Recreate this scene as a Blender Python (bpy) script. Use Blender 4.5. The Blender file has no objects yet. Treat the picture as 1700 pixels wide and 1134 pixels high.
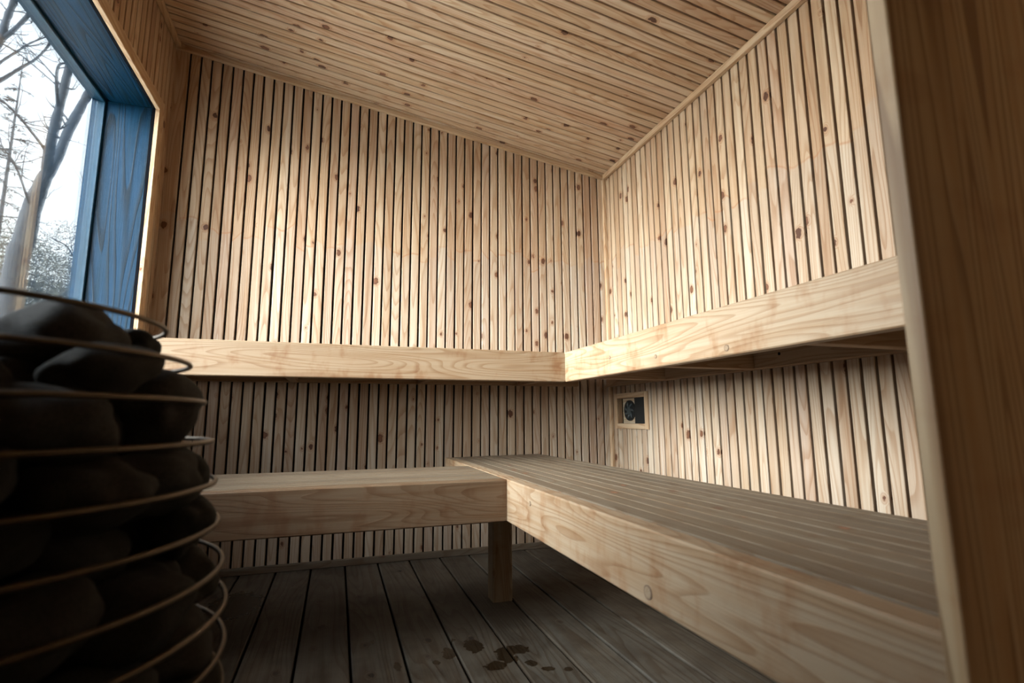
import bpy, bmesh, math, random
from math import sin, cos, pi, radians, sqrt, atan2
from mathutils import Vector, Matrix, noise
random.seed(7)
C = bpy.context.scene.collection
D, XR, XL, YF = 2.4586, 1.3767, -.745, -.5          # back wall, right wall, left wall, front wall (slat faces)
CAM_H = .6236
def zb(x): return 2.2565 - .1479*(x+.7387)          # underside of the wall/ceiling trim
def zc(x): return zb(x) + .026                      # ceiling slat face
V3 = Vector

# ------------------------------------------------------------------ materials
def newmat(name):
    m = bpy.data.materials.new(name); m.use_nodes = True
    nt = m.node_tree; nt.nodes.clear()
    out = nt.nodes.new('ShaderNodeOutputMaterial'); b = nt.nodes.new('ShaderNodeBsdfPrincipled')
    nt.links.new(b.outputs[0], out.inputs[0])
    return m, nt, b
class N:
    def __init__(s, nt): s.nt = nt
    def n(s, t, **k):
        o = s.nt.nodes.new(t)
        for a, v in k.items(): setattr(o, a, v)
        return o
    def set(s, sock, v):
        if isinstance(v, bpy.types.NodeSocket): s.nt.links.new(v, sock)
        else: sock.default_value = v
    def math(s, op, a, b=0., c=0., clamp=False):
        o = s.n('ShaderNodeMath', operation=op, use_clamp=clamp)
        s.set(o.inputs[0], a); s.set(o.inputs[1], b)
        if op in ('MULTIPLY_ADD', 'WRAP', 'COMPARE', 'SMOOTH_MIN'): s.set(o.inputs[2], c)
        return o.outputs[0]
    def ss(s, v, lo, hi, a=0., b=1.):
        o = s.n('ShaderNodeMapRange', interpolation_type='SMOOTHSTEP')
        s.set(o.inputs[0], v); s.set(o.inputs[1], lo); s.set(o.inputs[2], hi); s.set(o.inputs[3], a); s.set(o.inputs[4], b)
        return o.outputs[0]
    def mix(s, f, a, b, mode='MIX'):
        o = s.n('ShaderNodeMix', data_type='RGBA', blend_type=mode)
        s.set(o.inputs[0], f); s.set(o.inputs[6], a if isinstance(a, bpy.types.NodeSocket) else (*a, 1)); s.set(o.inputs[7], b if isinstance(b, bpy.types.NodeSocket) else (*b, 1))
        return o.outputs[2]
    def comb(s, x, y, z):
        o = s.n('ShaderNodeCombineXYZ'); s.set(o.inputs[0], x); s.set(o.inputs[1], y); s.set(o.inputs[2], z); return o.outputs[0]
    def sep(s, v):
        o = s.n('ShaderNodeSeparateXYZ'); s.set(o.inputs[0], v); return o.outputs
    def noise(s, v, sc=1., det=2., rough=.5, dim='3D'):
        o = s.n('ShaderNodeTexNoise', noise_dimensions=dim); s.set(o.inputs['Vector'], v); s.set(o.inputs['Scale'], sc); s.set(o.inputs['Detail'], det); s.set(o.inputs['Roughness'], rough)
        return o.outputs[0]

def wood(name, tones, rings=26, ring_dark=.80, knots=.5, knotcol=(.13, .05, .025), rough=.62, tide=False, fine=.9, ringscale=(9, 9, .75), blot=0., stains=None, knot_r=.06, spec=.3, vscale=8., mottled=0.):
    m, nt, b = newmat(name); g = N(nt)
    at = g.n('ShaderNodeAttribute', attribute_name='gc').outputs['Vector']
    bid = g.n('ShaderNodeAttribute', attribute_name='bid').outputs['Fac']
    x, y, z = g.sep(at)[:3]
    u = g.math('ADD', x, y)
    # knots
    vo = g.n('ShaderNodeTexVoronoi', voronoi_dimensions='2D', feature='F1')
    g.set(vo.inputs['Vector'], g.comb(u, g.math('MULTIPLY', z, .66), 0.)); g.set(vo.inputs['Scale'], vscale)
    d = vo.outputs['Distance']; cr = g.sep(vo.outputs['Color'])
    rk = g.math('MULTIPLY', g.ss(cr[0], 1-knots, 1.0, 0.0, 1.0), knot_r)
    wob = g.math('MULTIPLY', g.math('SUBTRACT', g.noise(at, 75., 3.), .5), .12)
    dd = g.math('ADD', d, wob)
    k = g.math('MULTIPLY', g.ss(g.math('SUBTRACT', dd, rk), -.012, .008, 1., 0.), g.math('GREATER_THAN', rk, .012))
    halo = g.math('MULTIPLY', g.ss(g.math('SUBTRACT', d, rk), .0, .09, 1., 0.), g.math('GREATER_THAN', rk, .008))
    # growth rings
    sc = g.n('ShaderNodeVectorMath', operation='MULTIPLY'); g.set(sc.inputs[0], at); sc.inputs[1].default_value = ringscale
    n1 = g.noise(sc.outputs[0], 1., 1.5, .45)
    n1 = g.math('ADD', n1, g.math('MULTIPLY', halo, .07))
    fr = g.math('FRACT', g.math('MULTIPLY', n1, float(rings)))
    ring = g.math('MULTIPLY', g.ss(fr, .45, .93), g.ss(fr, .93, 1., 1., 0.))
    sf = g.n('ShaderNodeVectorMath', operation='MULTIPLY'); g.set(sf.inputs[0], at); sf.inputs[1].default_value = (420, 420, 7)
    fn = g.noise(sf.outputs[0], 1., 3., .6)
    sm = g.n('ShaderNodeVectorMath', operation='MULTIPLY'); g.set(sm.inputs[0], at); sm.inputs[1].default_value = (60, 60, 2.2)
    mn = g.noise(sm.outputs[0], 1., 2., .5)
    ra = g.n('ShaderNodeValToRGB'); g.set(ra.inputs[0], bid); cr_ = ra.color_ramp
    while len(cr_.elements) > 1: cr_.elements.remove(cr_.elements[-1])
    cr_.elements[0].position = 0; cr_.elements[0].color = (*tones[0], 1)
    for i, t in enumerate(tones[1:], 1):
        e = cr_.elements.new(i/(len(tones)-1)); e.color = (*t, 1)
    col = ra.outputs[0]
    col = g.mix(g.ss(mn, .35, .75), col, g.mix(1., col, (.86, .76, .66), 'MULTIPLY'))
    col = g.mix(g.math('MULTIPLY', ring, 1.), col, g.mix(1., col, (ring_dark, ring_dark*.88, ring_dark*.78), 'MULTIPLY'))
    col = g.mix(g.ss(fn, .3, .75, 0., 1.), col, g.mix(1., col, (fine, fine*.96, fine*.92), 'MULTIPLY'))
    if blot:
        sb = g.n('ShaderNodeVectorMath', operation='MULTIPLY'); g.set(sb.inputs[0], at); sb.inputs[1].default_value = (9, 9, 17)
        bn = g.noise(sb.outputs[0], 1., 3., .6)
        col = g.mix(g.ss(bn, .5, .72, 0., blot), col, g.mix(1., col, (.72, .48, .30), 'MULTIPLY'))
    if tide:
        pos = g.n('ShaderNodeTexCoord').outputs['Object']; px, py, pz = g.sep(pos)[:3]
        s = g.math('ADD', px, g.math('MULTIPLY', py, -1.))
        wv = g.noise(g.comb(s, bid, 0.), 2.6, 3., .6)
        lvl = g.math('ADD', 1.44, g.math('MULTIPLY', g.math('SUBTRACT', wv, .5), .42))
        dz = g.math('SUBTRACT', pz, lvl)
        low = g.ss(dz, -.01, .004, 1., 0.)
        gray = g.mix(1., col, (.96, 1.03, 1.14), 'MULTIPLY')
        col = g.mix(low, col, gray)
        ln = g.math('MULTIPLY', g.ss(g.math('ABSOLUTE', dz), .0, .007, 1., 0.), g.ss(g.noise(pos, 6., 2.), .4, .62))
        col = g.mix(g.math('MULTIPLY', ln, .55), col, (.33, .14, .06))
    hc = g.mix(g.math('MULTIPLY', halo, .6), col, g.mix(1., col, (.72, .52, .40), 'MULTIPLY'))
    kd = g.mix(g.ss(g.math('DIVIDE', dd, g.math('MAXIMUM', rk, .001)), .5, 1.), g.mix(cr[1], knotcol, (knotcol[0]*2.6, knotcol[1]*2.6, knotcol[2]*2.4)), knotcol)
    col = g.mix(k, hc, kd)
    rg = rough
    if stains:
        pos = g.n('ShaderNodeTexCoord').outputs['Object']; px, py, pz = g.sep(pos)[:3]
        nn = g.math('MULTIPLY', g.math('SUBTRACT', g.noise(pos, 42., 3., .6), .5), .09)
        tot = None
        for (sx, sy, rx, ry) in stains:
            dx = g.math('DIVIDE', g.math('SUBTRACT', px, sx), rx); dy = g.math('DIVIDE', g.math('SUBTRACT', py, sy), ry)
            q = g.math('SQRT', g.math('ADD', g.math('MULTIPLY', dx, dx), g.math('MULTIPLY', dy, dy)))
            q = g.math('ADD', q, g.math('MULTIPLY', nn, 14.))
            s_ = g.ss(q, .75, .95, 1., 0.)
            tot = s_ if tot is None else g.math('MAXIMUM', tot, s_)
        col = g.mix(tot, col, g.mix(1., col, (.34, .27, .20), 'MULTIPLY'))
        rg = g.math('SUBTRACT', rough, g.math('MULTIPLY', tot, rough-.12))
    if mottled:
        mo = g.noise(at, 9., 4., .65)
        col = g.mix(g.ss(mo, .35, .7, 0., mottled), col, g.mix(1., col, (.5, .45, .42), 'MULTIPLY'))
    g.set(b.inputs['Base Color'], col); g.set(b.inputs['Roughness'], rg)
    b.inputs['Specular IOR Level'].default_value = spec
    bp = g.n('ShaderNodeBump'); bp.inputs['Strength'].default_value = .25; bp.inputs['Distance'].default_value = .002
    g.set(bp.inputs['Height'], g.math('ADD', fn, g.math('MULTIPLY', ring, .6))); g.set(b.inputs['Normal'], bp.outputs[0])
    return m

WALLT = [tuple(c*.76 for c in t) for t in ((.60, .43, .275), (.68, .52, .36), (.52, .345, .21), (.64, .47, .31), (.57, .39, .26), (.70, .55, .39), (.49, .32, .20), (.63, .46, .30))]
M = {}
M['wall'] = wood('cedar_slats', WALLT, tide=True, knots=.74, knot_r=.088, knotcol=(.07, .028, .014))
M['ceil'] = wood('cedar_ceiling', [tuple(c*1.12 for c in t) for t in WALLT], knots=.78, knot_r=.09, knotcol=(.07, .03, .016))
M['trim'] = wood('cedar_trim', [(.45, .31, .18), (.55, .40, .26)], knots=.25, knot_r=.04)
M['face'] = wood('cedar_faceplate', [(.165, .105, .06), (.30, .215, .135), (.35, .265, .175)], knots=.0, rings=30, ring_dark=.80, ringscale=(9, 9, .9), blot=.6, rough=.55)
M['deck'] = wood('cedar_deck', [(.185, .142, .095), (.21, .162, .11), (.155, .118, .08), (.195, .15, .10)], knots=.5, rough=.42, spec=.5)
M['frame'] = wood('cedar_framing', [(.32, .21, .125), (.38, .26, .16)], knots=.3)
M['leg'] = wood('cedar_leg', [(.36, .27, .17)], knots=.4, blot=.4)
M['base'] = wood('weathered_baseboard', [(.15, .115, .08)], knots=.3)
M['post'] = wood('oiled_post', [(.42, .30, .175), (.42, .30, .175)], knots=.25, rings=16, ring_dark=.6, ringscale=(14, 14, .5), knot_r=.05, rough=.5, blot=.3)
M['floor'] = wood('weathered_deck_boards', [(.115, .096, .072), (.132, .11, .082), (.096, .08, .06), (.124, .102, .075)], rings=18, ring_dark=.74, knots=.35, knotcol=(.025, .018, .014), rough=.5, mottled=.7, fine=.8,
   stains=[(.385, 1.50, .03, .05), (.31, 1.478, .022, .04), (.476, 1.44, .055, .035), (.45, 1.40, .03, .03), (.27, 1.436, .012, .016), (.50, 1.352, .018, .02), (.41, 1.37, .035, .03), (.575, 1.292, .014, .012), (.53, 1.31, .018, .014), (.172, 1.45, .012, .03), (-.31, 2.08, .10, .16), (.12, 1.62, .008, .02), (.34, 1.56, .008, .01)])
M['blue'] = wood('blue_stained_ash', [(.0005, .022, .052), (.0008, .024, .056)], rings=24, ring_dark=.40, ringscale=(9, 9, .42), knots=0, rough=.45, fine=.85, spec=.14)
M['bluef'] = wood('blue_frame_paint', [(.001, .022, .045), (.001, .022, .045)], rings=4, ring_dark=.9, knots=0, rough=.4, spec=.25)

def plain(name, col, rough=.5, metal=0., bump=0., sc=40., var=.0, spec=.5):
    m, nt, b = newmat(name); g = N(nt)
    tc = g.n('ShaderNodeTexCoord').outputs['Object']
    n = g.noise(tc, sc, 4., .6)
    c = g.mix(g.ss(n, .3, .7, 0., 1.), col, tuple(v*(1-var) for v in col))
    g.set(b.inputs['Base Color'], c); b.inputs['Roughness'].default_value = rough; b.inputs['Metallic'].default_value = metal
    b.inputs['Specular IOR Level'].default_value = spec
    if bump:
        bp = g.n('ShaderNodeBump'); bp.inputs['Strength'].default_value = bump; bp.inputs['Distance'].default_value = .003
        g.set(bp.inputs['Height'], n); g.set(b.inputs['Normal'], bp.outputs[0])
    return m
M['back'] = plain('dark_backing_felt', (.012, .009, .007), .9)
M['gasket'] = plain('black_gasket', (.003, .003, .004), .9, spec=.05)
M['steel'] = plain('heat_tinted_steel', (.11, .08, .05), .42, .9, var=.3)
M['pan'] = plain('black_steel_pan', (.02, .02, .02), .5, .5)
M['plastic'] = plain('black_plastic', (.012, .014, .014), .45)
M['fan'] = plain('dark_grey_fan', (.05, .06, .06), .5)
M['cream'] = wood('pale_wood_plate', [(.55, .46, .34)], knots=0)
M['plug'] = wood('wood_plug', [(.27, .20, .13)], knots=0)
M['plugring'] = plain('plug_rim', (.14, .085, .05), .8)
M['bark'] = plain('haze_tinted_bark', (.012, .0165, .022), .9, bump=.5, sc=30, var=.4)  # bluish haze and glass reflection mixed into the bark colour
M['twig'] = plain('haze_tinted_twigs', (.016, .020, .027), .9, var=.3)  # same bluish haze put into the twig colour
M['needle'] = plain('spruce_needles', (.024, .032, .033), .8, var=.4, sc=5)
M['leafs'] = plain('pale_autumn_leaves', (.075, .075, .058), .8, var=.55, sc=3)
M['ground'] = plain('leaf_litter', (.80, .77, .70), .9, var=.35, sc=2)
M['lens'] = plain('bulb_glass', (.8, .8, .8), .2)
def stone_mat():
    m, nt, b = newmat('heater_stone'); g = N(nt)
    tc = g.n('ShaderNodeTexCoord').outputs['Object']
    oi = g.n('ShaderNodeObjectInfo').outputs['Random']
    n = g.noise(tc, 22., 5., .65)
    a = g.mix(oi, (.024, .022, .017), (.036, .030, .021))
    c = g.mix(g.ss(n, .35, .7), a, g.mix(1., a, (.45, .40, .35), 'MULTIPLY'))
    n2 = g.noise(tc, 160., 2., .6)
    c = g.mix(g.ss(n2, .62, .75, 0., .4), c, (.07, .06, .05))
    g.set(b.inputs['Base Color'], c); b.inputs['Roughness'].default_value = .8; b.inputs['Specular IOR Level'].default_value = .2
    bp = g.n('ShaderNodeBump'); bp.inputs['Strength'].default_value = .4; bp.inputs['Distance'].default_value = .004
    g.set(bp.inputs['Height'], g.math('ADD', n, n2)); g.set(b.inputs['Normal'], bp.outputs[0])
    return m
M['stone'] = stone_mat()
def glass_mat(name='window_glass', tint=(.93, .96, .97, 1)):
    m, nt, b = newmat(name); nt.nodes.remove(b); g = N(nt)
    out = [n for n in nt.nodes if n.type == 'OUTPUT_MATERIAL'][0]
    t = g.n('ShaderNodeBsdfTransparent'); t.inputs[0].default_value = tint
    gl = g.n('ShaderNodeBsdfGlossy'); gl.inputs['Roughness'].default_value = .02
    fr = g.n('ShaderNodeFresnel'); fr.inputs[0].default_value = 1.45
    mx = g.n('ShaderNodeMixShader'); nt.links.new(g.math('MULTIPLY', fr.outputs[0], .8), mx.inputs[0]); nt.links.new(t.outputs[0], mx.inputs[1]); nt.links.new(gl.outputs[0], mx.inputs[2])
    nt.links.new(mx.outputs[0], out.inputs[0]); return m
M['glass'] = glass_mat(); M['smoked'] = glass_mat('smoked_glass', (.19, .15, .10, 1))

# ------------------------------------------------------------------ mesh builder
class MB:
    def __init__(s): s.v = []; s.f = []; s.gc = []; s.bid = []; s.sm = []
    def board(s, o, ex, ey, ez, a, b, L, ch=.0015, bid=None, off=None, a0=0, b0=0, twist=0.):
        """chamfered bar: cross-section a x b (along ex, ey), length L along ez, from corner o."""
        o, ex, ey, ez = V3(o), V3(ex), V3(ey), V3(ez)
        bid = random.random() if bid is None else bid
        off = off or (random.uniform(0, 40), random.uniform(0, 40), random.uniform(0, 90))
        ch = min(ch, a*.3, b*.3)
        prof = [(ch, 0), (a-ch, 0), (a, ch), (a, b-ch), (a-ch, b), (ch, b), (0, b-ch), (0, ch)]
        seg = 2 if not twist else 9
        base = len(s.v)
        for i in range(seg):
            t = i/(seg-1); bow = twist*sin(t*pi)
            for p, q in prof:
                s.v.append(o+ex*(p+bow)+ey*q+ez*(L*t)); s.gc.append((p+off[0], q+off[1], L*t+off[2])); s.bid.append(bid)
        for i in range(seg-1):
            for j in range(8):
                k = base+i*8; s.f.append((k+j, k+(j+1) % 8, k+8+(j+1) % 8, k+8+j)); s.sm.append(False)
        s.f.append(tuple(base+j for j in range(7, -1, -1))); s.sm.append(False)
        s.f.append(tuple(base+(seg-1)*8+j for j in range(8))); s.sm.append(False)
    def box(s, x0, x1, y0, y1, z0, z1, axis='z', ch=.0015, bid=None, off=None):
        X, Y, Z = V3((1, 0, 0)), V3((0, 1, 0)), V3((0, 0, 1))
        if axis == 'z': s.board((x0, y0, z0), X, Y, Z, x1-x0, y1-y0, z1-z0, ch, bid, off)
        elif axis == 'x': s.board((x0, y0, z0), Y, Z, X, y1-y0, z1-z0, x1-x0, ch, bid, off)
        else: s.board((x0, y0, z0), Z, X, Y, z1-z0, x1-x0, y1-y0, ch, bid, off)
    def tube(s, pts, rad, n=8, closed=False, cap=True, smooth=True):
        base = len(s.v); m = len(pts); pts = [V3(p) for p in pts]
        prev = None
        for i, p in enumerate(pts):
            if closed: t = pts[(i+1) % m]-pts[i-1]
            else: t = pts[min(i+1, m-1)]-pts[max(i-1, 0)]
            if t.length < 1e-9: t = V3((0, 0, 1))
            t.normalize()
            if prev is None:
                a = V3((0, 0, 1)) if abs(t.z) < .9 else V3((1, 0, 0)); uu = t.cross(a).normalized()
            else: uu = (prev - t*prev.dot(t)).normalized()
            prev = uu; w = t.cross(uu); r = rad[i] if isinstance(rad, (list, tuple)) else rad
            for j in range(n):
                an = 2*pi*j/n; s.v.append(p+(uu*cos(an)+w*sin(an))*r); s.gc.append((j*.01, 0, i*.01)); s.bid.append(.5)
        for i in range(m if closed else m-1):
            for j in range(n):
                k = base+i*n; k2 = base+((i+1) % m)*n
                s.f.append((k+j, k+(j+1) % n, k2+(j+1) % n, k2+j)); s.sm.append(smooth)
        if not closed and cap:
            s.f.append(tuple(base+j for j in range(n-1, -1, -1))); s.sm.append(False)
            s.f.append(tuple(base+(m-1)*n+j for j in range(n))); s.sm.append(False)
    def disc(s, c, nrm, r, th, n=20, r2=None):
        c = V3(c); nrm = V3(nrm).normalized(); s.tube([c, c+nrm*th], [r, r2 or r], n, smooth=False)
    def quad(s, a, b, c, d=None):
        k = len(s.v)
        for p in ([a, b, c] if d is None else [a, b, c, d]): s.v.append(V3(p)); s.gc.append((0, 0, 0)); s.bid.append(.5)
        s.f.append((k, k+1, k+2) if d is None else (k, k+1, k+2, k+3)); s.sm.append(False)
    def build(s, name, mat, parent=None, loc=None, recalc=True):
        me = bpy.data.meshes.new(name)
        L = V3(loc) if loc else V3((0, 0, 0))
        me.from_pydata([tuple(v-L) for v in s.v], [], s.f)
        at = me.attributes.new('gc', 'FLOAT_VECTOR', 'POINT'); at.data.foreach_set('vector', [c for g in s.gc for c in g])
        at = me.attributes.new('bid', 'FLOAT', 'POINT'); at.data.foreach_set('value', s.bid)
        me.polygons.foreach_set('use_smooth', s.sm)
        if recalc:
            bm = bmesh.new(); bm.from_mesh(me); bmesh.ops.recalc_face_normals(bm, faces=bm.faces); bm.to_mesh(me); bm.free()
        me.materials.append(mat); me.update()
        o = bpy.data.objects.new(name, me); C.objects.link(o)
        if parent is not None:
            o.parent = parent; o.location = L - parent_world(parent)
        else: o.location = L
        return o
WL = {}
def parent_world(p):
    w = V3((0, 0, 0))
    while p is not None: w = w + p.location; p = p.parent
    return w
def empty(name, loc):
    o = bpy.data.objects.new(name, None); C.objects.link(o); o.location = loc; o.empty_display_size = .1; return o
def tag(o, label, cat, group=None, kind=None):
    if label: o['label'] = label
    if cat: o['category'] = cat
    if group: o['group'] = group
    if kind: o['kind'] = kind
    return o
def struct(o): o['kind'] = 'structure'; return o
def part(mb, name, mat, parent, label=None):
    o = mb.build(name, M[mat], parent)
    if label: o['label'] = label
    return o

X, Y, Z = V3((1, 0, 0)), V3((0, 1, 0)), V3((0, 0, 1))
# ------------------------------------------------------------------ back wall
def lerp_knots(k):
    kn = [(-10, -.9486), (0, -.516), (21, .3931), (34, .9734), (42, 1.3297), (44, 1.42)]
    for (a, va), (b_, vb) in zip(kn, kn[1:]):
        if k <= b_: return va+(vb-va)*(k-a)/(b_-a)
GAP = .0085
mb = MB()
for k in range(-5, 43):
    a = lerp_knots(k)+GAP/2; b_ = lerp_knots(k+1)-GAP/2
    if k == -5: a = XL-.01
    b_ = min(b_, XR+.004)
    if b_-a < .004: continue
    w = random.uniform(-.0008, .0008)
    mb.board((a, D+random.uniform(0, .0015), .0), X, Y, Z, b_-a, .018, zb((a+b_)/2)+.008, .0016, twist=w)
struct(mb.build('wall_back', M['wall']))
wb = MB(); wb.box(XL-.06, XR+.06, D+.0205, D+.06, -.06, 2.4, ch=0.001)
o = wb.build('backing', M['back'], bpy.data.objects['wall_back'])
# right wall with vent cut-out
VY0, VY1, VZ0, VZ1 = 2.136, 2.388, .594, .720
mb = MB(); PR = .0449
ks = [1.5538+PR*k for k in range(-46, 21)]
for a, b_ in zip(ks, ks[1:]):
    a_, b__ = a+.0045, min(b_-.0045, D+.004)
    if b__-a_ < .003: continue
    jx = random.uniform(0, .0015); bd = random.random(); of = (random.uniform(0, 40), random.uniform(0, 40), random.uniform(0, 90))
    if a_ < VY1 and b__ > VY0:
        for z0, z1 in ((0, VZ0), (VZ1, zb(XR)+.008)):
            mb.board((XR+jx, a_, z0), Y, X, Z, b__-a_, .018, z1-z0, .0016, bd, (of[0], of[1], of[2]+z0))
    else: mb.board((XR+jx, a_, 0), Y, X, Z, b__-a_, .018, zb(XR)+.008, .0016, bd, of, twist=random.uniform(-.0008, .0008))
wr = struct(mb.build('wall_right', M['wall']))
wb = MB()
for y0, y1, z0, z1 in ((YF-.06, VY0, -.06, 2.2), (VY1, D+.06, -.06, 2.2), (VY0, VY1, -.06, VZ0), (VY0, VY1, VZ1, 2.2)):
    wb.box(XR+.0205, XR+.06, y0, y1, z0, z1, ch=.0)
wb.build('backing', M['back'], wr)
# left wall with window opening
WY0, WY1, WZ0, WZ1 = .62, 2.285, .77, 1.866      # clear opening inside the casing
mb = MB(); k = D-.002
while k > YF:
    a, b_ = k-.044+.009, k; k -= .044
    bd = random.random(); of = (random.uniform(0, 40), random.uniform(0, 40), random.uniform(0, 90))
    segs = ((0, zb(XL)+.008),)
    if a < WY1+.03 and b_ > WY0-.03: segs = ((0, WZ0-.03), (WZ1+.03, zb(XL)+.008))
    for z0, z1 in segs: mb.board((XL-.018, a, z0), Y, X, Z, b_-a, .018-random.uniform(0, .001), z1-z0, .0016, bd, (of[0], of[1], of[2]+z0))
wl = struct(mb.build('wall_left', M['wall']))
wb = MB()
for y0, y1, z0, z1 in ((YF-.06, WY0, -.06, 2.4), (WY1+.02, D+.06, -.06, 2.4), (WY0, WY1+.02, -.06, WZ0), (WY0, WY1+.02, WZ1+.02, 2.4)):
    wb.box(XL-.16, XL-.0205, y0, y1, z0, z1, ch=.0)
wb.build('backing', M['back'], wl)
# front wall behind the camera; unseen smoked glass door added to light the post
DX0, DX1, DZ = .34, 1.16, 1.86
mb = MB(); k = XL
while k < XR:
    z0 = DZ+.03 if (k+.036 > DX0-.03 and k < DX1+.03) else 0
    mb.board((k, YF-.018, z0), X, Y, Z, .036, .018, zb(k+.018)+.008-z0, .0016); k += .0445
wf = struct(mb.build('wall_front', M['wall']))
wb = MB()
for x0, x1, z0, z1 in ((XL-.06, DX0, -.06, 2.4), (DX1, XR+.06, -.06, 2.4), (DX0, DX1, DZ, 2.4)): wb.box(x0, x1, YF-.06, YF-.0205, z0, z1, ch=0)
wb.build('backing', M['back'], wf)
d1 = struct(empty('added_door_1', ((DX0+DX1)/2, YF-.03, 0)))
mb = MB()
for x0, x1, z0, z1 in ((DX0-.03, DX0+.02, .001, DZ+.03), (DX1-.02, DX1+.03, .001, DZ+.03), (DX0+.02, DX1-.02, DZ-.02, DZ+.03)): mb.box(x0, x1, YF-.065, YF-.001, z0, z1, 'z', .002, bid=.3)
part(mb, 'added_door_frame', 'trim', d1)
mb = MB(); mb.box(DX0+.021, DX1-.021, YF-.045, YF-.037, .004, DZ-.021, 'z', 0); part(mb, 'added_door_pane', 'smoked', d1)
mb = MB(); mb.box(DX0+.07, DX0+.10, YF-.036, YF-.005, .85, 1.15, 'z', .004); part(mb, 'added_door_handle', 'trim', d1)
# ceiling: boards run down the slope
ex = V3((XR-XL+.04, 0, zc(XR)-zc(XL)-.1479*.04)); LN = ex.length; ex.normalize(); up = V3((-ex.z, 0, ex.x))
if up.z < 0: up = -up
mb = MB(); k = 2.387+.0434
y = k
gaps = [2.387+.0434*2-.0434*i for i in range(0, 70)]
for hi, lo in zip(gaps, gaps[1:]):
    a, b_ = lo+.0035, min(hi-.0035, D+.004)
    if b_-a < .004 or b_ < YF: continue
    mb.board(V3((XL-.02, a, zc(XL-.02)+random.uniform(0, .001))), Y, up, ex, b_-a, .016, LN, .0016, twist=random.uniform(-.0006, .0006))
ce = struct(mb.build('ceiling', M['ceil']))
wb = MB(); wb.board(V3((XL-.1, YF-.06, zc(XL-.1)))+up*.019, Y, up, ex, D-YF+.12, .04, LN+.2, .0); wb.build('backing', M['back'], ce)
# floor boards
mb = MB(); PF = .13635
for k in range(-6, 14):
    a = -.2147+PF*k
    if a > XR+.02: break
    mb.board((a+.0035, YF-.02, -.03), X, Z, Y, PF-.007, .03, D-YF+.04, .003, off=(random.uniform(0, 40), random.uniform(0, 40), random.uniform(0, 90)))
fl = struct(mb.build('floor', M['floor']))
wb = MB(); wb.box(XL-.16, XR+.06, YF-.06, D+.06, -.07, -.032, ch=0.001); wb.build('subfloor', M['back'], fl)
# trims
mb = MB()
ox = XR-XL
mb.board(V3((XL, D-.018, zb(XL))), Y, up, ex, .018, .0255, LN-.045, .002, bid=.3); struct(mb.build('trim_1', M['trim']))
mb = MB(); mb.box(XR-.020, XR-.0003, YF, D-.0185, zb(XR), zb(XR)+.0285, 'y', .002, bid=.7); struct(mb.build('trim_2', M['trim']))
mb = MB(); mb.box(XL+.0003, XL+.022, YF, D-.0185, zb(XL)+.002, zb(XL)+.0225, 'y', .002, bid=.1); struct(mb.build('trim_3', M['trim']))
mb = MB(); mb.box(XR-.019, XR-.0003, D-.019, D-.0003, .03, zb(XR)-.0005, 'z', .0025, bid=.9); struct(mb.build('trim_4', M['trim']))
mb = MB(); mb.box(XL+.001, XR-.001, D-.014, D-.0003, .0003, .029, 'x', .002, bid=.1); struct(mb.build('baseboard_back', M['base']))
mb = MB(); mb.box(XR-.014, XR-.0003, YF, D-.0145, .0003, .029, 'y', .002, bid=.1); struct(mb.build('baseboard_right', M['base']))

# ------------------------------------------------------------------ window
w1 = struct(empty('window_1', (XL-.09, (WY0+WY1)/2, WZ0)))
XC, XB, XG = -.7295, -.7455, -.9085
mb = MB()      # cedar casing
for (y0, y1, z0, z1, ax) in ((WY1, WY1+.05, WZ0-.05, WZ1+.05, 'z'), (WY0-.05, WY0, WZ0-.05, WZ1+.05, 'z'), (WY0, WY1, WZ1, WZ1+.05, 'y'), (WY0, WY1, WZ0-.05, WZ0, 'y')):
    mb.box(XB, XC, y0, y1, z0, z1, ax, .0015, bid=.6)
part(mb, 'window_casing', 'trim', w1)
mb = MB()
for (y0, y1, z0, z1) in ((WY1-.0005, WY1+.006, WZ0, WZ1), (WY0-.006, WY0+.0005, WZ0, WZ1), (WY0, WY1, WZ1-.0005, WZ1+.006), (WY0, WY1, WZ0-.006, WZ0+.0005)):
    mb.box(XB-.010, XB-.0002, y0, y1, z0, z1, 'z', 0)
part(mb, 'gasket', 'gasket', w1)
g_ = .003
mb = MB()
mb.box(XG-.05, XB-.010, WY1-g_+.004, WY1+.02, WZ0-.02, WZ1+.02, 'z', .001, off=(3.1, 7.7, 1.2))
mb.box(XG-.05, XB-.010, WY0-.02, WY0+g_-.004, WZ0-.02, WZ1+.02, 'z', .001)
mb.box(XG-.05, XB-.010, WY0, WY1, WZ1-g_+.004, WZ1+.02, 'y', .001, off=(11.3, 4.1, 6.4))
mb.box(XG-.05, XB-.010, WY0, WY1, WZ0-.02, WZ0+g_-.004, 'y', .001)
part(mb, 'window_reveal', 'blue', w1, 'blue stained wood window lining')
mb = MB()
fw_ = .010
for (y0, y1, z0, z1, ax) in ((WY1-fw_, WY1+.004, WZ0, WZ1, 'z'), (WY0-.004, WY0+fw_, WZ0, WZ1, 'z'), (WY0+fw_, WY1-fw_, WZ1-fw_, WZ1+.004, 'y'), (WY0+fw_, WY1-fw_, WZ0-.004, WZ0+fw_, 'y')):
    mb.box(XG-.03, XG, y0, y1, z0, z1, ax, .003)
part(mb, 'window_frame', 'bluef', w1)
mb = MB(); mb.box(XG-.010, XG-.005, WY0+.004, WY1-.004, WZ0+.004, WZ1-.004, 'z', 0); part(mb, 'window_pane', 'glass', w1)

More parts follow.
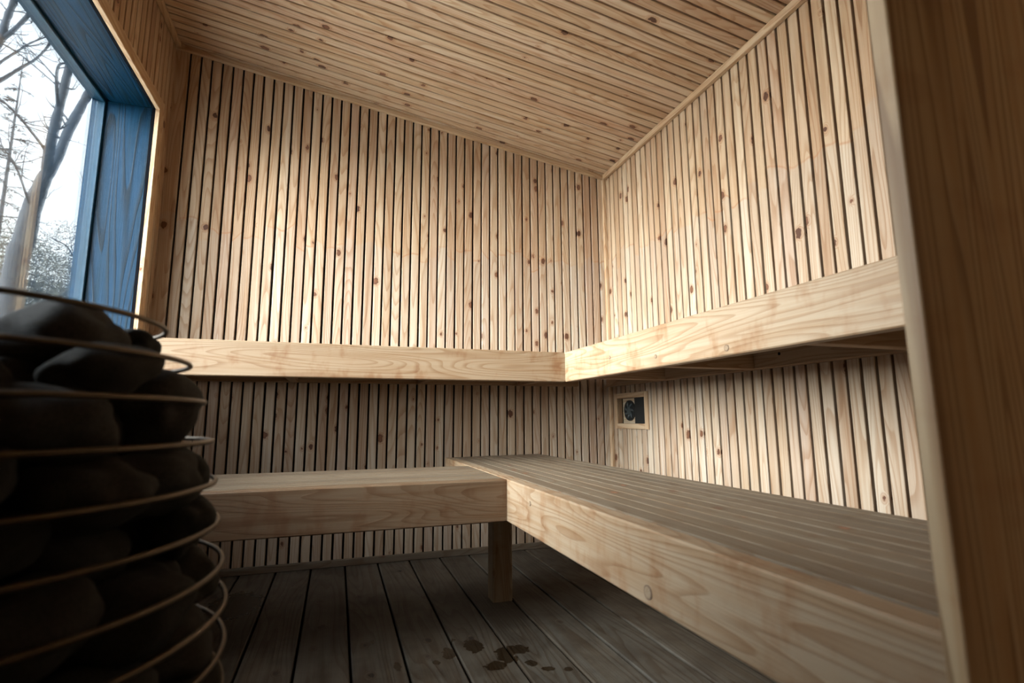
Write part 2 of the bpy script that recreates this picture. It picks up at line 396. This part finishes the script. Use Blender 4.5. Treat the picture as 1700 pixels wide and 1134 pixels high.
# ------------------------------------------------------------------ vent in the right wall
vt = tag(empty('wall_vent', (XR, (VY0+VY1)/2, VZ0)), 'small rectangular wood framed vent low on the right wall beside the corner', 'vent')
mb = MB(); fo = .026
for (y0, y1, z0, z1, ax) in ((VY1, VY1+fo, VZ0-fo, VZ1+fo, 'z'), (VY0-fo, VY0, VZ0-fo, VZ1+fo, 'z'), (VY0, VY1, VZ1, VZ1+fo, 'y'), (VY0, VY1, VZ0-fo, VZ0, 'y')):
    mb.box(XR-.010, XR-.0005, y0, y1, z0, z1, ax, .002, bid=.8)
part(mb, 'vent_frame', 'trim', vt)
mb = MB()
mb.box(XR, XR+.055, VY1, VY1+.006, VZ0, VZ1, 'z', 0, bid=0); mb.box(XR, XR+.055, VY0-.006, VY0, VZ0, VZ1, 'z', 0, bid=0)
mb.box(XR, XR+.055, VY0, VY1, VZ1, VZ1+.006, 'y', 0, bid=0); mb.box(XR, XR+.055, VY0, VY1, VZ0-.006, VZ0, 'y', 0, bid=0)
part(mb, 'vent_box', 'frame', vt)
mb = MB(); mb.box(XR+.026, XR+.030, VY0, VY1, VZ0, VZ1, 'y', 0); part(mb, 'vent_plate', 'cream', vt)
mb = MB(); mb.disc((XR+.0255, 2.318, .658), (-1, 0, 0), .051, .006, 36); fan = part(mb, 'fan', 'plastic', vt)
mb = MB(); mb.disc((XR+.0193, 2.318, .658), (-1, 0, 0), .018, .003, 24)
for i in range(7):
    a = 2*pi*i/7
    c0 = V3((XR+.0188, 2.318+cos(a)*.018, .658+sin(a)*.018)); c1 = V3((XR+.0170, 2.318+cos(a+.5)*.043, .658+sin(a+.5)*.043))
    mb.tube([c0, (c0+c1)/2, c1], [.005, .007, .003], 6)
part(mb, 'fan_blades', 'fan', fan)
mb = MB(); mb.box(XR+.006, XR+.012, VY0, 2.245, VZ0, VZ1, 'y', 0); part(mb, 'slide_cover', 'plastic', vt, 'black sliding cover')

# ------------------------------------------------------------------ benches
LX, LY, LR, LRX, ZL, ZLB = .4686, 1.4551, 1.925, .944, .45, .3335
UX, UY, ZU, ZUB = .868, 1.92, .887, .7675
FT = .037
def deck_boards(mb, lo, hi, pitch, fixed, axis, z1, th=.026, gap=.0024):
    """boards between lo..hi (across), running along axis; fixed = function(c)->(start, end)"""
    c = lo
    while c < hi-.01:
        w = min(pitch-gap, hi-c); s, e = fixed(c+w/2)
        if axis == 'y': mb.box(c, c+w, s, e, z1-th, z1, 'y', .0008)
        else: mb.box(s, e, c, c+w, z1-th, z1, 'x', .0008)
        c += pitch
def plug(parent, face, cy, cz, r, name='plug'):
    mb = MB(); mb.disc((face-.0001, cy, cz), (-1, 0, 0), r, .0008, 20); p = part(mb, name+'_rim', 'plugring', parent)
    mb = MB(); mb.disc((face-.0006, cy, cz), (-1, 0, 0), r*.78, .0008, 20); part(mb, name, 'plug', p)
# lower right (long, towards the camera)
lr = tag(empty('sauna_bench', (LX+.24, 1.3, 0)), 'long lower sauna bench along the right wall, carried on a square leg', 'bench', 'cedar sauna benches')
def rear(c): return (.3115, 2.352+(c-LX)*.16)
mb = MB(); mb.box(LX, LX+FT, .3115, 2.352, ZLB, ZL, 'y', .003, bid=.55, off=(2.2, 5.5, 1.0)); part(mb, 'faceplate', 'face', lr)
mb = MB(); deck_boards(mb, LX+FT+.006, LRX, .0442, rear, 'y', ZL); part(mb, 'seat_boards', 'deck', lr)
for yy in (.36, .9, 1.45, 1.95, 2.25):
    mb = MB(); mb.box(LX+FT, LRX-.036, yy, yy+.035, ZLB+.004, ZL-.0262, 'x', .001); part(mb, 'cross_brace', 'frame', lr)
mb = MB(); mb.box(LRX-.035, LRX, .3115, 2.36, ZLB+.004, ZL-.0262, 'y', .001); part(mb, 'rear_rail', 'frame', lr)
for (x0, x1, y0, y1) in ((.5304, .6002, 1.8062, 1.873), (.87, .94, .33, .40)):
    mb = MB(); mb.box(x0, x1, y0, y1, .0003, ZLB+.004, 'z', .003, bid=.5); part(mb, 'leg', 'leg', lr)
plug(lr, LX, 1.266, .411, .006); plug(lr, LX, .743, .355, .011, 'knot')
# lower left
ll = tag(empty('sauna_bench', (-.13, 1.69, 0)), 'narrow lower sauna bench along the back wall, between the stone heater and the longer bench', 'bench', 'cedar sauna benches')
XE = -.735
mb = MB(); mb.box(XE, LX-.0008, LY, LY+FT, ZLB, ZL-.0003, 'x', .003, bid=0., off=(8.4, 3.3, 7.6)); part(mb, 'faceplate', 'face', ll)  # darkest faceplate tone: the low light down here is put into the colour
mb = MB(); deck_boards(mb, LY+FT+.009, LR, .0447, lambda c: (XE, LX-.001), 'x', ZL-.0005, gap=.005); part(mb, 'seat_boards', 'deck', ll)
for xx in (XE+.02, -.2, .2):
    mb = MB(); mb.box(xx, xx+.035, LY+FT, LR-.036, ZLB+.004, ZL-.0268, 'y', .001); part(mb, 'cross_brace', 'frame', ll)
mb = MB(); mb.box(XE, LX-.001, LR-.035, LR, ZLB+.004, ZL-.0268, 'x', .001); part(mb, 'rear_rail', 'frame', ll)
mb = MB(); mb.box(XE+.005, XE+.072, 1.50, 1.567, .0003, ZLB+.004, 'z', .003); part(mb, 'leg', 'leg', ll)
# upper right
ur = tag(empty('sauna_bench', (UX+.25, 1.3, ZUB)), 'high upper sauna bench on the right wall, running behind the foreground post', 'bench', 'cedar sauna benches')
mb = MB(); mb.box(UX, UX+FT, .3115, UY+.0, ZUB, ZU, 'y', .003, bid=.95, off=(12.2, 1.5, 3.3)); part(mb, 'faceplate', 'face', ur)
mb = MB(); deck_boards(mb, UX+FT+.006, XR-.035, .0442, lambda c: (.3115, D-.04), 'y', ZU); part(mb, 'seat_boards', 'deck', ur)
mb = MB(); mb.box(XR-.040, XR-.0005, .3115, D-.021, .783, ZU-.0262, 'y', .002, bid=.5); led = part(mb, 'ledger', 'frame', ur)
mb = MB(); mb.disc((XR-.0402, 1.296, .823), (-1, 0, 0), .005, .0008, 14); part(mb, 'bolt', 'gasket', led)
for yy in (1.915, 1.405, .86, .36):
    mb = MB(); mb.box(UX+FT, XR-.0402, yy, yy+.036, .783, ZU-.0262, 'x', .002); part(mb, 'bracket', 'frame', ur)
for (cy, cz) in ((1.553, .825), (1.285, .798)): plug(ur, UX, cy, cz, .006)
plug(ur, UX, .994, .785, .008, 'knot')
# upper left
ul = tag(empty('sauna_bench', (.05, 2.2, ZUB)), 'high upper sauna bench spanning the back wall above the narrow lower bench', 'bench', 'cedar sauna benches')
mb = MB(); mb.box(XE, UX-.0008, UY, UY+FT, ZUB, ZU, 'x', .003, bid=.45, off=(21.4, 9.3, 2.6)); part(mb, 'faceplate', 'face', ul)
mb = MB(); deck_boards(mb, UY+FT+.006, D-.035, .0442, lambda c: (XE, UX+.0385), 'x', ZU-.0005); part(mb, 'seat_boards', 'deck', ul)
mb = MB(); mb.box(XE, UX+.30, D-.0355, D-.0005, .783, ZU-.0268, 'x', .002, bid=.4); part(mb, 'ledger', 'frame', ul)
for xx in (-.70, -.200, .345, .833):
    mb = MB(); mb.box(xx, xx+.034, UY+FT, D-.036, .783, ZU-.0268, 'y', .002); part(mb, 'bracket', 'frame', ul)

# ------------------------------------------------------------------ foreground post
mb = MB(); mb.box(.4600, .82, .2938, .3108, .0003, zc(.82)-.002, 'z', .0012, bid=.2, off=(33.1, 2.2, 8.8))
po = mb.build('wood_post', M['post'])
tag(po, 'wide upright oiled wood board standing in the right foreground at the bench ends', 'post')

# ------------------------------------------------------------------ stone heater
SC = 1.1935
HC = V3((-.30794*SC, .53812*SC, 0))
RG = [(.1523, .7087), (.1747, .6755), (.1894, .6403), (.1975, .6039), (.2031, .5666), (.2076, .5304), (.2136, .4937), (.2185, .4601), (.2196, .4246)]
RG = [(r*SC, CAM_H+(z-CAM_H)*SC) for r, z in RG]
zz = RG[-1][1]
for r in (.2625, .260, .254, .243, .226, .202, .170): zz -= .0437; RG.append((r, zz))
def RP(z):
    if z >= RG[0][1]: return RG[0][0]-(z-RG[0][1])*1.4
    for (r1, z1), (r2, z2) in zip(RG, RG[1:]):
        if z2 <= z <= z1: return r2+(r1-r2)*(z-z2)/(z1-z2)
    return RG[-1][0]
ht = tag(empty('sauna_heater', (HC.x, HC.y, .03)), 'egg shaped open steel ring cage sauna heater full of dark stones, left foreground', 'heater')
for r, z in RG:
    mb = MB(); mb.tube([HC+V3((cos(a)*r, sin(a)*r, z)) for a in [2*pi*i/96 for i in range(96)]], .0027, 8, closed=True)
    part(mb, 'ring', 'steel', ht)
for a in (radians(150), radians(210), radians(95), radians(265)):
    mb = MB(); mb.tube([HC+V3((cos(a)*(r-.0055), sin(a)*(r-.0055), z)) for r, z in RG], .003, 8); part(mb, 'upright_rod', 'steel', ht)
mb = MB(); zl = RG[-1][1]
mb.tube([HC+V3((0, 0, z)) for z in (zl-.03, zl-.02, zl-.004)], [.10, .15, .168], 40); part(mb, 'base_pan', 'pan', ht)
mb = MB(); mb.tube([HC+V3((0, 0, z)) for z in (zl-.004, .3, .60)], [.06, .07, .06], 20); part(mb, 'heating_core', 'pan', ht)
mb = MB(); mb.box(XL+.0005, XL+.03, HC.y-.12, HC.y+.12, zl-.01, .50, 'z', .002)
for zq in (zl+.01, .34): mb.box(XL+.02, HC.x-.16 if zq < .2 else HC.x-.245, HC.y-.05, HC.y+.05, zq, zq+.02, 'x', .002)
part(mb, 'wall_bracket', 'pan', ht)
mb = MB(); mb.tube([HC+V3((0, 0, .0005)), HC+V3((0, 0, zl-.03))], [.09, .08], 32); part(mb, 'foot', 'pan', ht)
# stones: relax spheres inside the cage around the core
rs = random.Random(11)
S = []
for i in range(236):
    z = rs.uniform(zl+.03, .70); r = rs.uniform(.30, 1)**.5*(RP(z)-.04); a = rs.uniform(0, 2*pi)
    S.append([r*cos(a), r*sin(a), z, rs.choice((.032, .036, .041, .047))])
for it in range(150):
    for i in range(len(S)):
        p = S[i]
        for j in range(i+1, len(S)):
            q = S[j]; dz = p[2]-q[2]
            if abs(dz) > .09: continue
            dx = p[0]-q[0]; dy = p[1]-q[1]; d2 = dx*dx+dy*dy+dz*dz; mnd = (p[3]+q[3])*.97
            if d2 < mnd*mnd:
                d = sqrt(d2)+1e-6; e = (mnd-d)/d*.35
                p[0] += dx*e; p[1] += dy*e; p[2] += dz*e; q[0] -= dx*e; q[1] -= dy*e; q[2] -= dz*e
    for p in S:
        p[2] -= .0001
        p[2] = max(p[2], zl+p[3]); p[2] = min(p[2], .748-p[3])
        r = sqrt(p[0]**2+p[1]**2)+1e-6; R = RP(p[2])-p[3]*1.12-.003
        if p[2] > .69: R = RP(.70)-p[3]*1.15-.004
        if r > R: p[0] *= R/r; p[1] *= R/r; r = R
        mi = .062+p[3]*.8 if p[2] < .60 else 0
        if r < mi: p[0] *= mi/r; p[1] *= mi/r
def stone_mesh(seed):
    r = random.Random(seed); bm = bmesh.new(); bmesh.ops.create_icosphere(bm, subdivisions=4, radius=1)
    o = V3((r.uniform(0, 99), r.uniform(0, 99), r.uniform(0, 99)))
    sx, sy, sz = r.uniform(1.12, 1.45), r.uniform(.92, 1.08), r.uniform(.76, .95)
    for v in bm.verts:
        n = noise.noise(v.co*1.1+o)*.26+noise.noise(v.co*2.2+o)*.09
        v.co *= 1+n
        v.co.x *= sx; v.co.y *= sy; v.co.z *= sz
    me = bpy.data.meshes.new('sauna_stone')
    for f in bm.faces: f.smooth = True
    bm.to_mesh(me); bm.free(); me.materials.append(M['stone']); return me
SM = [stone_mesh(100+i) for i in range(9)]
# order the stones one sees by tier (gap between rings) and from left to right
ORD = ['first', 'second', 'third', 'fourth', 'fifth', 'sixth', 'seventh', 'eighth', 'ninth', 'tenth', 'eleventh', 'twelfth', 'thirteenth', 'fourteenth', 'fifteenth', 'sixteenth']
cx, cy = HC.x, HC.y
front = []
for idx, p in enumerate(S):
    wx, wy = cx+p[0], cy+p[1]
    r = sqrt(p[0]**2+p[1]**2)
    facing = -(p[0]*cx+p[1]*cy)/(r*sqrt(cx*cx+cy*cy)+1e-9)
    shell = r > RP(p[2])-p[3]-.035 or p[2] > .66
    az = atan2(wx, wy)
    tier = sum(1 for rr, z in RG if z > p[2])
    vis = shell and (facing > -.25 or (p[2] > .66))
    front.append((tier, az, idx, vis, shell))
lab = {}
for t in range(0, 17):
    row = sorted([f for f in front if f[0] == t and f[3]], key=lambda f: f[1])
    for n, f in enumerate(row):
        k = len(row)-1-n
        if t == 0: lv = 'heaped above the top ring'
        elif t >= len(RG): lv = 'below the lowest ring'
        else: lv = 'under the %s ring from the top' % ORD[t-1]
        which = ('rightmost' if k == 0 else ORD[k]+' from the right')
        lab[f[2]] = 'dark heater stone %s, %s' % (lv, which)
for tier, az, idx, vis, shell in front:
    p = S[idx]
    me = SM[idx % len(SM)]
    o = bpy.data.objects.new('sauna_stone', me); C.objects.link(o)
    o.location = (cx+p[0], cy+p[1], p[2]); s_ = p[3]*1.02; o.scale = (s_, s_, s_)
    ang = atan2(p[1], p[0])
    o.rotation_euler = (rs.uniform(-.5, .5), rs.uniform(-.5, .5), ang+pi/2+rs.uniform(-.4, .4))
    o['label'] = lab.get(idx, 'dark rounded stone deep inside or on the window side of the heater cage')
    o['category'] = 'stone'; o['group'] = 'dark stones filling the sauna heater'

# ------------------------------------------------------------------ outdoors
mb = MB(); mb.box(-60, -1.3, -30, 60, -1.2, -1.0, 'x', 0); gr = mb.build('ground', M['ground']); struct(gr)
F_, YAW, PIT, ROL = 861.49, -.3226, .1467, -.0061
fwd = V3((-sin(YAW)*cos(PIT), cos(YAW)*cos(PIT), sin(PIT))); rt0 = V3((cos(YAW), sin(YAW), 0)); up0 = rt0.cross(fwd)
rt = rt0*cos(ROL)+up0*sin(ROL); upv = up0*cos(ROL)-rt0*sin(ROL)
def W(px, py, x):          # point of the photograph at the vertical plane X = x outside
    d = fwd+rt*((px-850)/F_)-upv*((py-567)/F_); t = x/d.x; return V3((0, 0, CAM_H))+d*t
def smooth_path(ps, n=5):
    out = []
    for i in range(len(ps)-1):
        p0 = ps[max(i-1, 0)]; p1 = ps[i]; p2 = ps[i+1]; p3 = ps[min(i+2, len(ps)-1)]
        for k in range(n):
            t = k/n
            out.append(.5*((2*p1)+(p2-p0)*t+(2*p0-5*p1+4*p2-p3)*t*t+(3*p1-p0-3*p2+p3)*t**3))
    out.append(ps[-1]); return out
def limb(mb, ps, r0, r1, n=7, kn=.08, rr=None):
    P = smooth_path([V3(p) for p in ps]); m = len(P)
    rad = [(r0+(r1-r0)*i/(m-1))*(1+rr.uniform(-kn, kn)) for i in range(m)]
    mb.tube(P, rad, n); return P
def twigs(mb, P, r, rr, count, length, depth=0, upb=.5):
    for _ in range(count):
        i = rr.randrange(len(P)//4, len(P)-1); a = P[i]; t = (P[i+1]-P[i]).normalized()
        d = (t*.6+V3((rr.uniform(-1, 1), rr.uniform(-1, 1), rr.uniform(-.4, 1)*upb))).normalized()
        L = length*rr.uniform(.4, 1.); q = [a]
        for k in range(5):
            d = (d+V3((rr.uniform(-.3, .3), rr.uniform(-.3, .3), rr.uniform(-.15, .3)))).normalized(); q.append(q[-1]+d*L/5)
        mb.tube(q, [r*(1-.16*k) for k in range(6)], 4, cap=False)
        if depth > 0: twigs(mb, q, r*.55, rr, 3, L*.6, depth-1, upb)
def bare_tree(label, trunk, r0, r1, limbs, seed, tw=(10, .9, 1), loc=None):
    rr = random.Random(seed); base = V3((trunk[0].x, trunk[0].y, -1.0))
    t = tag(empty('bare_tree', base), label, 'tree', 'trees outside the window')
    mb = MB(); P = limb(mb, [base]+trunk, r0*1.1, r1, 10, .05, rr); part(mb, 'trunk', 'bark', t)
    tb = MB()
    for ps, a, b_ in limbs:
        mb = MB(); Q = limb(mb, ps, a, b_, 8, .10, rr); part(mb, 'branch', 'bark', t)
        twigs(tb, Q, max(b_*.32, .006), rr, tw[0], tw[1], tw[2])
    twigs(tb, P[len(P)//2:], .008, rr, 5, tw[1], tw[2])
    o = part(tb, 'twigs', 'twig', t); o['kind'] = 'stuff'
    return t
xt = -3.7
w = lambda a, b_, dx=0.: W(a, b_, xt+dx)
bare_tree('leaning grey tree forking into two bare limbs just outside the window',
    [w(22, 470), w(40, 400), w(52, 350), w(64, 318), w(76, 290)], .118, .075,
    [([w(76, 296), w(82, 250, .05), w(95, 195, .1), w(108, 140, .1), w(115, 108, .1), w(118, 60, .1), w(119, -40, .1)], .060, .040),
     ([w(76, 296), w(95, 262, -.05), w(115, 215, -.1), (w(140, 168, -.15)), w(162, 128, -.2), w(200, 60, -.2), w(240, -20, -.2)], .066, .050),
     ([w(78, 262), w(72, 245), w(55, 222), w(28, 190), w(0, 165), w(-40, 150)], .018, .010),
     ([w(97, 180, .1), w(94, 140, .15), w(97, 110, .2), w(112, 104, .2), w(130, 98, .2)], .022, .008),
     ([w(50, 345), w(36, 300), w(20, 265), w(0, 240)], .014, .006)], 3, (9, .8, 1))
bare_tree('slim bare tree with spreading branches at the far left edge of the window view',
    [W(-60, 420, -4.6), W(-40, 250, -4.6), W(-18, 110, -4.6), W(0, 68, -4.6)], .10, .040,
    [([W(0, 68, -4.6), W(12, 30, -4.6), W(24, 0, -4.5), W(34, -40, -4.5)], .050, .03),
     ([W(0, 68, -4.6), W(25, 48, -4.5), W(50, 20, -4.5), W(66, -20, -4.4)], .034, .02),
     ([W(-30, 130, -4.6), W(0, 104, -4.6), W(28, 86, -4.5), W(50, 72, -4.5), W(80, 60, -4.4)], .020, .008),
     ([W(-30, 150, -4.6), W(0, 134, -4.6), W(36, 112, -4.5), W(62, 96, -4.5), W(84, 72, -4.4)], .028, .012),
     ([W(-20, 60, -4.6), W(24, 84, -4.5), W(60, 112, -4.5), W(92, 140, -4.4)], .012, .006)], 5, (7, .8, 1))
bare_tree('thin straight bare tree beside the right edge of the window pane',
    [W(120, 520, -6), W(128, 440, -6), W(138, 360, -6), W(146, 300, -6), W(152, 220, -6)], .060, .022,
    [([W(128, 440, -6), W(112, 410, -6), W(90, 398, -6)], .02, .01), ([W(138, 360, -6), W(160, 330, -6), W(180, 300, -6)], .02, .01)], 8, (9, 1.2, 1))
rr = random.Random(77)
for i in range(9):
    bx = rr.uniform(-17, -8); a = W(rr.uniform(-60, 190), 540, bx); h = rr.uniform(3, 7)
    tr = [V3((a.x, a.y, z)) + V3((rr.uniform(-.2, .2), rr.uniform(-.2, .2), 0)) for z in (.5, h*.4, h*.7, h)]
    lim = []
    for q in range(4):
        s0 = tr[rr.randrange(1, 3)]; lim.append(([s0, s0+V3((rr.uniform(-.5, .5), rr.uniform(-.6, .6), .7)), s0+V3((rr.uniform(-1, 1), rr.uniform(-1.4, 1.4), 1.7))], .035, .012))
    bare_tree('distant thin bare woodland tree standing among the brush beyond the window', tr, rr.uniform(.05, .10), .03, lim, 40+i, (7, 1.3, 1))
# spruces: drooping boughs with needle sprays
def spruce(label, base, h, seed, r_b, z_from=.15):
    r = random.Random(seed); base = V3(base)
    t = tag(empty('spruce_tree', base), label, 'tree', 'trees outside the window')
    mb = MB(); mb.tube([base, base+V3((0, 0, h*.5)), base+V3((0, 0, h))], [.10, .06, .012], 8); part(mb, 'trunk', 'bark', t)
    nb = MB(); z = z_from
    while z < .97:
        for q in range(5):
            a = r.uniform(0, 2*pi); L = r_b*(1-z)*r.uniform(.6, 1.)+.15
            p0 = base+V3((0, 0, h*z)); pts = [p0+V3((cos(a)*L*s, sin(a)*L*s, -.10*L*s*s*2+.06*L*s)) for s in (0, .35, .7, 1)]
            nb.tube(pts, [.012, .008, .006, .003], 4, cap=False)
            for s in range(int(L*34)):
                f = r.uniform(.12, 1); c = p0+V3((cos(a)*L*f, sin(a)*L*f, -.2*L*f*f+.06*L*f))
                side = r.choice((-1, 1)); d = V3((cos(a+side*.9), sin(a+side*.9), r.uniform(-.5, .05)))
                e = c+d*r.uniform(.07, .20)*(1.2-f); wv = V3((-d.y, d.x, 0)).normalized()*r.uniform(.008, .02)
                nb.quad(c-wv*.4, (c+e)/2-wv, e, (c+e)/2+wv)
        z += .035*r.uniform(.7, 1.3)
    o = nb.build('needle_boughs', M['needle'], t, recalc=False); o['kind'] = 'stuff'; return t
b0 = W(190, 540, -7.5); spruce('sparse spruce with drooping boughs behind the right side of the window', (b0.x, b0.y, -1), 9.5, 5, 2.7)
b0 = W(-25, 540, -9); spruce('hazy spruce whose bough tips show at the left edge of the window', (b0.x, b0.y, -1), 12, 6, 3.0)
b0 = W(80, 540, -15); spruce('small distant spruce low between the bare trunks', (b0.x, b0.y, -1), 5.4, 9, 1.6)
# leafy undergrowth: bushes
def bush(label, c, rx, ry, rz, n, seed, mat):
    r = random.Random(seed); c = V3(c); t = tag(empty('bush', (c.x, c.y, -1)), label, 'bush', 'bushes outside the window')
    sm_ = MB()
    for i in range(26):
        a = r.uniform(0, 2*pi); tip = c+V3((cos(a)*rx*r.uniform(.2, .9), sin(a)*ry*r.uniform(.2, .9), rz*r.uniform(.2, 1)))
        b1 = V3((c.x+cos(a)*.1, c.y+sin(a)*.1, -1)); sm_.tube([b1, (b1+tip)/2+V3((0, 0, .2)), tip], [.014, .009, .004], 4, cap=False)
    part(sm_, 'stems', 'twig', t)
    lb = MB()
    for i in range(n):
        while True:
            p = V3((r.uniform(-1, 1), r.uniform(-1, 1), r.uniform(-1, 1)))
            if p.length < 1 and noise.noise(p*2.3+V3((seed, 0, 0))) > -.12: break
        q = c+V3((p.x*rx, p.y*ry, p.z*rz)); d = V3((r.uniform(-1, 1), r.uniform(-1, 1), r.uniform(-1, 1))).normalized(); e = d.cross(V3((r.random(), r.random(), r.random()+.1))).normalized()
        s_ = r.uniform(.025, .060); lb.quad(q-d*s_, q-e*s_*.5, q+d*s_, q+e*s_*.5)
    o = lb.build('leaves', M[mat], t, recalc=False); o['kind'] = 'stuff'
bl = ['pale leafy bush under the leaning tree, nearest the window', 'pale yellow green bush at the left edge of the window view', 'grey green bush beside the thin straight tree', 'tall pale bush rising behind the leaning trunk', 'low dark needled bush at the bottom right of the pane', 'distant tan brush left of the small spruce', 'distant tan brush right of the small spruce']
for i, (px, py, xx, rx, ry, rz, n, mt) in enumerate([(60, 545, -6.5, 1.0, 1.6, 1.1, 4500, 'leafs'), (-20, 490, -7, 1.2, 1.5, 1.3, 4000, 'leafs'), (120, 515, -8.5, 1.2, 1.6, 1.5, 4500, 'leafs'), (30, 480, -10.5, 1.4, 3.0, 1.9, 7500, 'leafs'), (110, 470, -11, 1.3, 2.2, 1.6, 3200, 'needle'), (0, 450, -15, 2, 5.5, 2.5, 11000, 'leafs'), (140, 440, -16, 2, 5.0, 2.5, 8500, 'leafs')]):
    c = W(px, py, xx); bush(bl[i], (c.x, c.y, c.z), rx, ry, rz, n, 50+i, mt)

# ------------------------------------------------------------------ light
wd = bpy.data.worlds.new('overcast_sky'); bpy.context.scene.world = wd; wd.use_nodes = True
nt = wd.node_tree; bg = nt.nodes['Background']; g = N(nt)
tc = g.n('ShaderNodeTexCoord').outputs['Generated']; zz_ = g.sep(tc)[2]
col = g.mix(g.ss(zz_, -.1, .9), (1.0, 1.0, .98), (.86, .95, 1.06))
g.set(bg.inputs[0], col); g.set(bg.inputs[0], col)
gd = V3((-.76, -.52, .30)).normalized(); dt = g.n('ShaderNodeVectorMath', operation='DOT_PRODUCT'); g.set(dt.inputs[0], g.n('ShaderNodeTexCoord').outputs['Generated']); dt.inputs[1].default_value = gd
lobe = g.math('POWER', g.math('MAXIMUM', dt.outputs['Value'], 0.), 3.)
g.set(bg.inputs[1], g.math('ADD', g.math('MULTIPLY', lobe, 75.), 6.))
ar = bpy.data.lights.new('sky_portal', 'AREA'); ar.shape = 'RECTANGLE'; ar.size = WZ1-WZ0; ar.size_y = WY1-WY0
ar.cycles.is_portal = True
ao = bpy.data.objects.new('sky_portal', ar); C.objects.link(ao); ao.location = (XG-.06, (WY0+WY1)/2, (WZ0+WZ1)/2); ao.rotation_euler = (0, -pi/2, 0)

# ------------------------------------------------------------------ camera
cd = bpy.data.cameras.new('camera'); cam = bpy.data.objects.new('camera', cd); C.objects.link(cam)
cd.sensor_width = 36; cd.lens = F_/1700*36; cd.clip_start = .02; cd.clip_end = 200
cam.matrix_world = Matrix(((rt.x, upv.x, -fwd.x, 0), (rt.y, upv.y, -fwd.y, 0), (rt.z, upv.z, -fwd.z, CAM_H), (0, 0, 0, 1)))
cd.dof.use_dof = True; cd.dof.focus_distance = 2.1; cd.dof.aperture_fstop = 4.0
sc = bpy.context.scene; sc.camera = cam
sc.view_settings.view_transform = 'Standard'; sc.view_settings.look = 'None'; sc.view_settings.gamma = 1; sc.view_settings.use_curve_mapping = False
sc.view_settings.exposure = -0.16
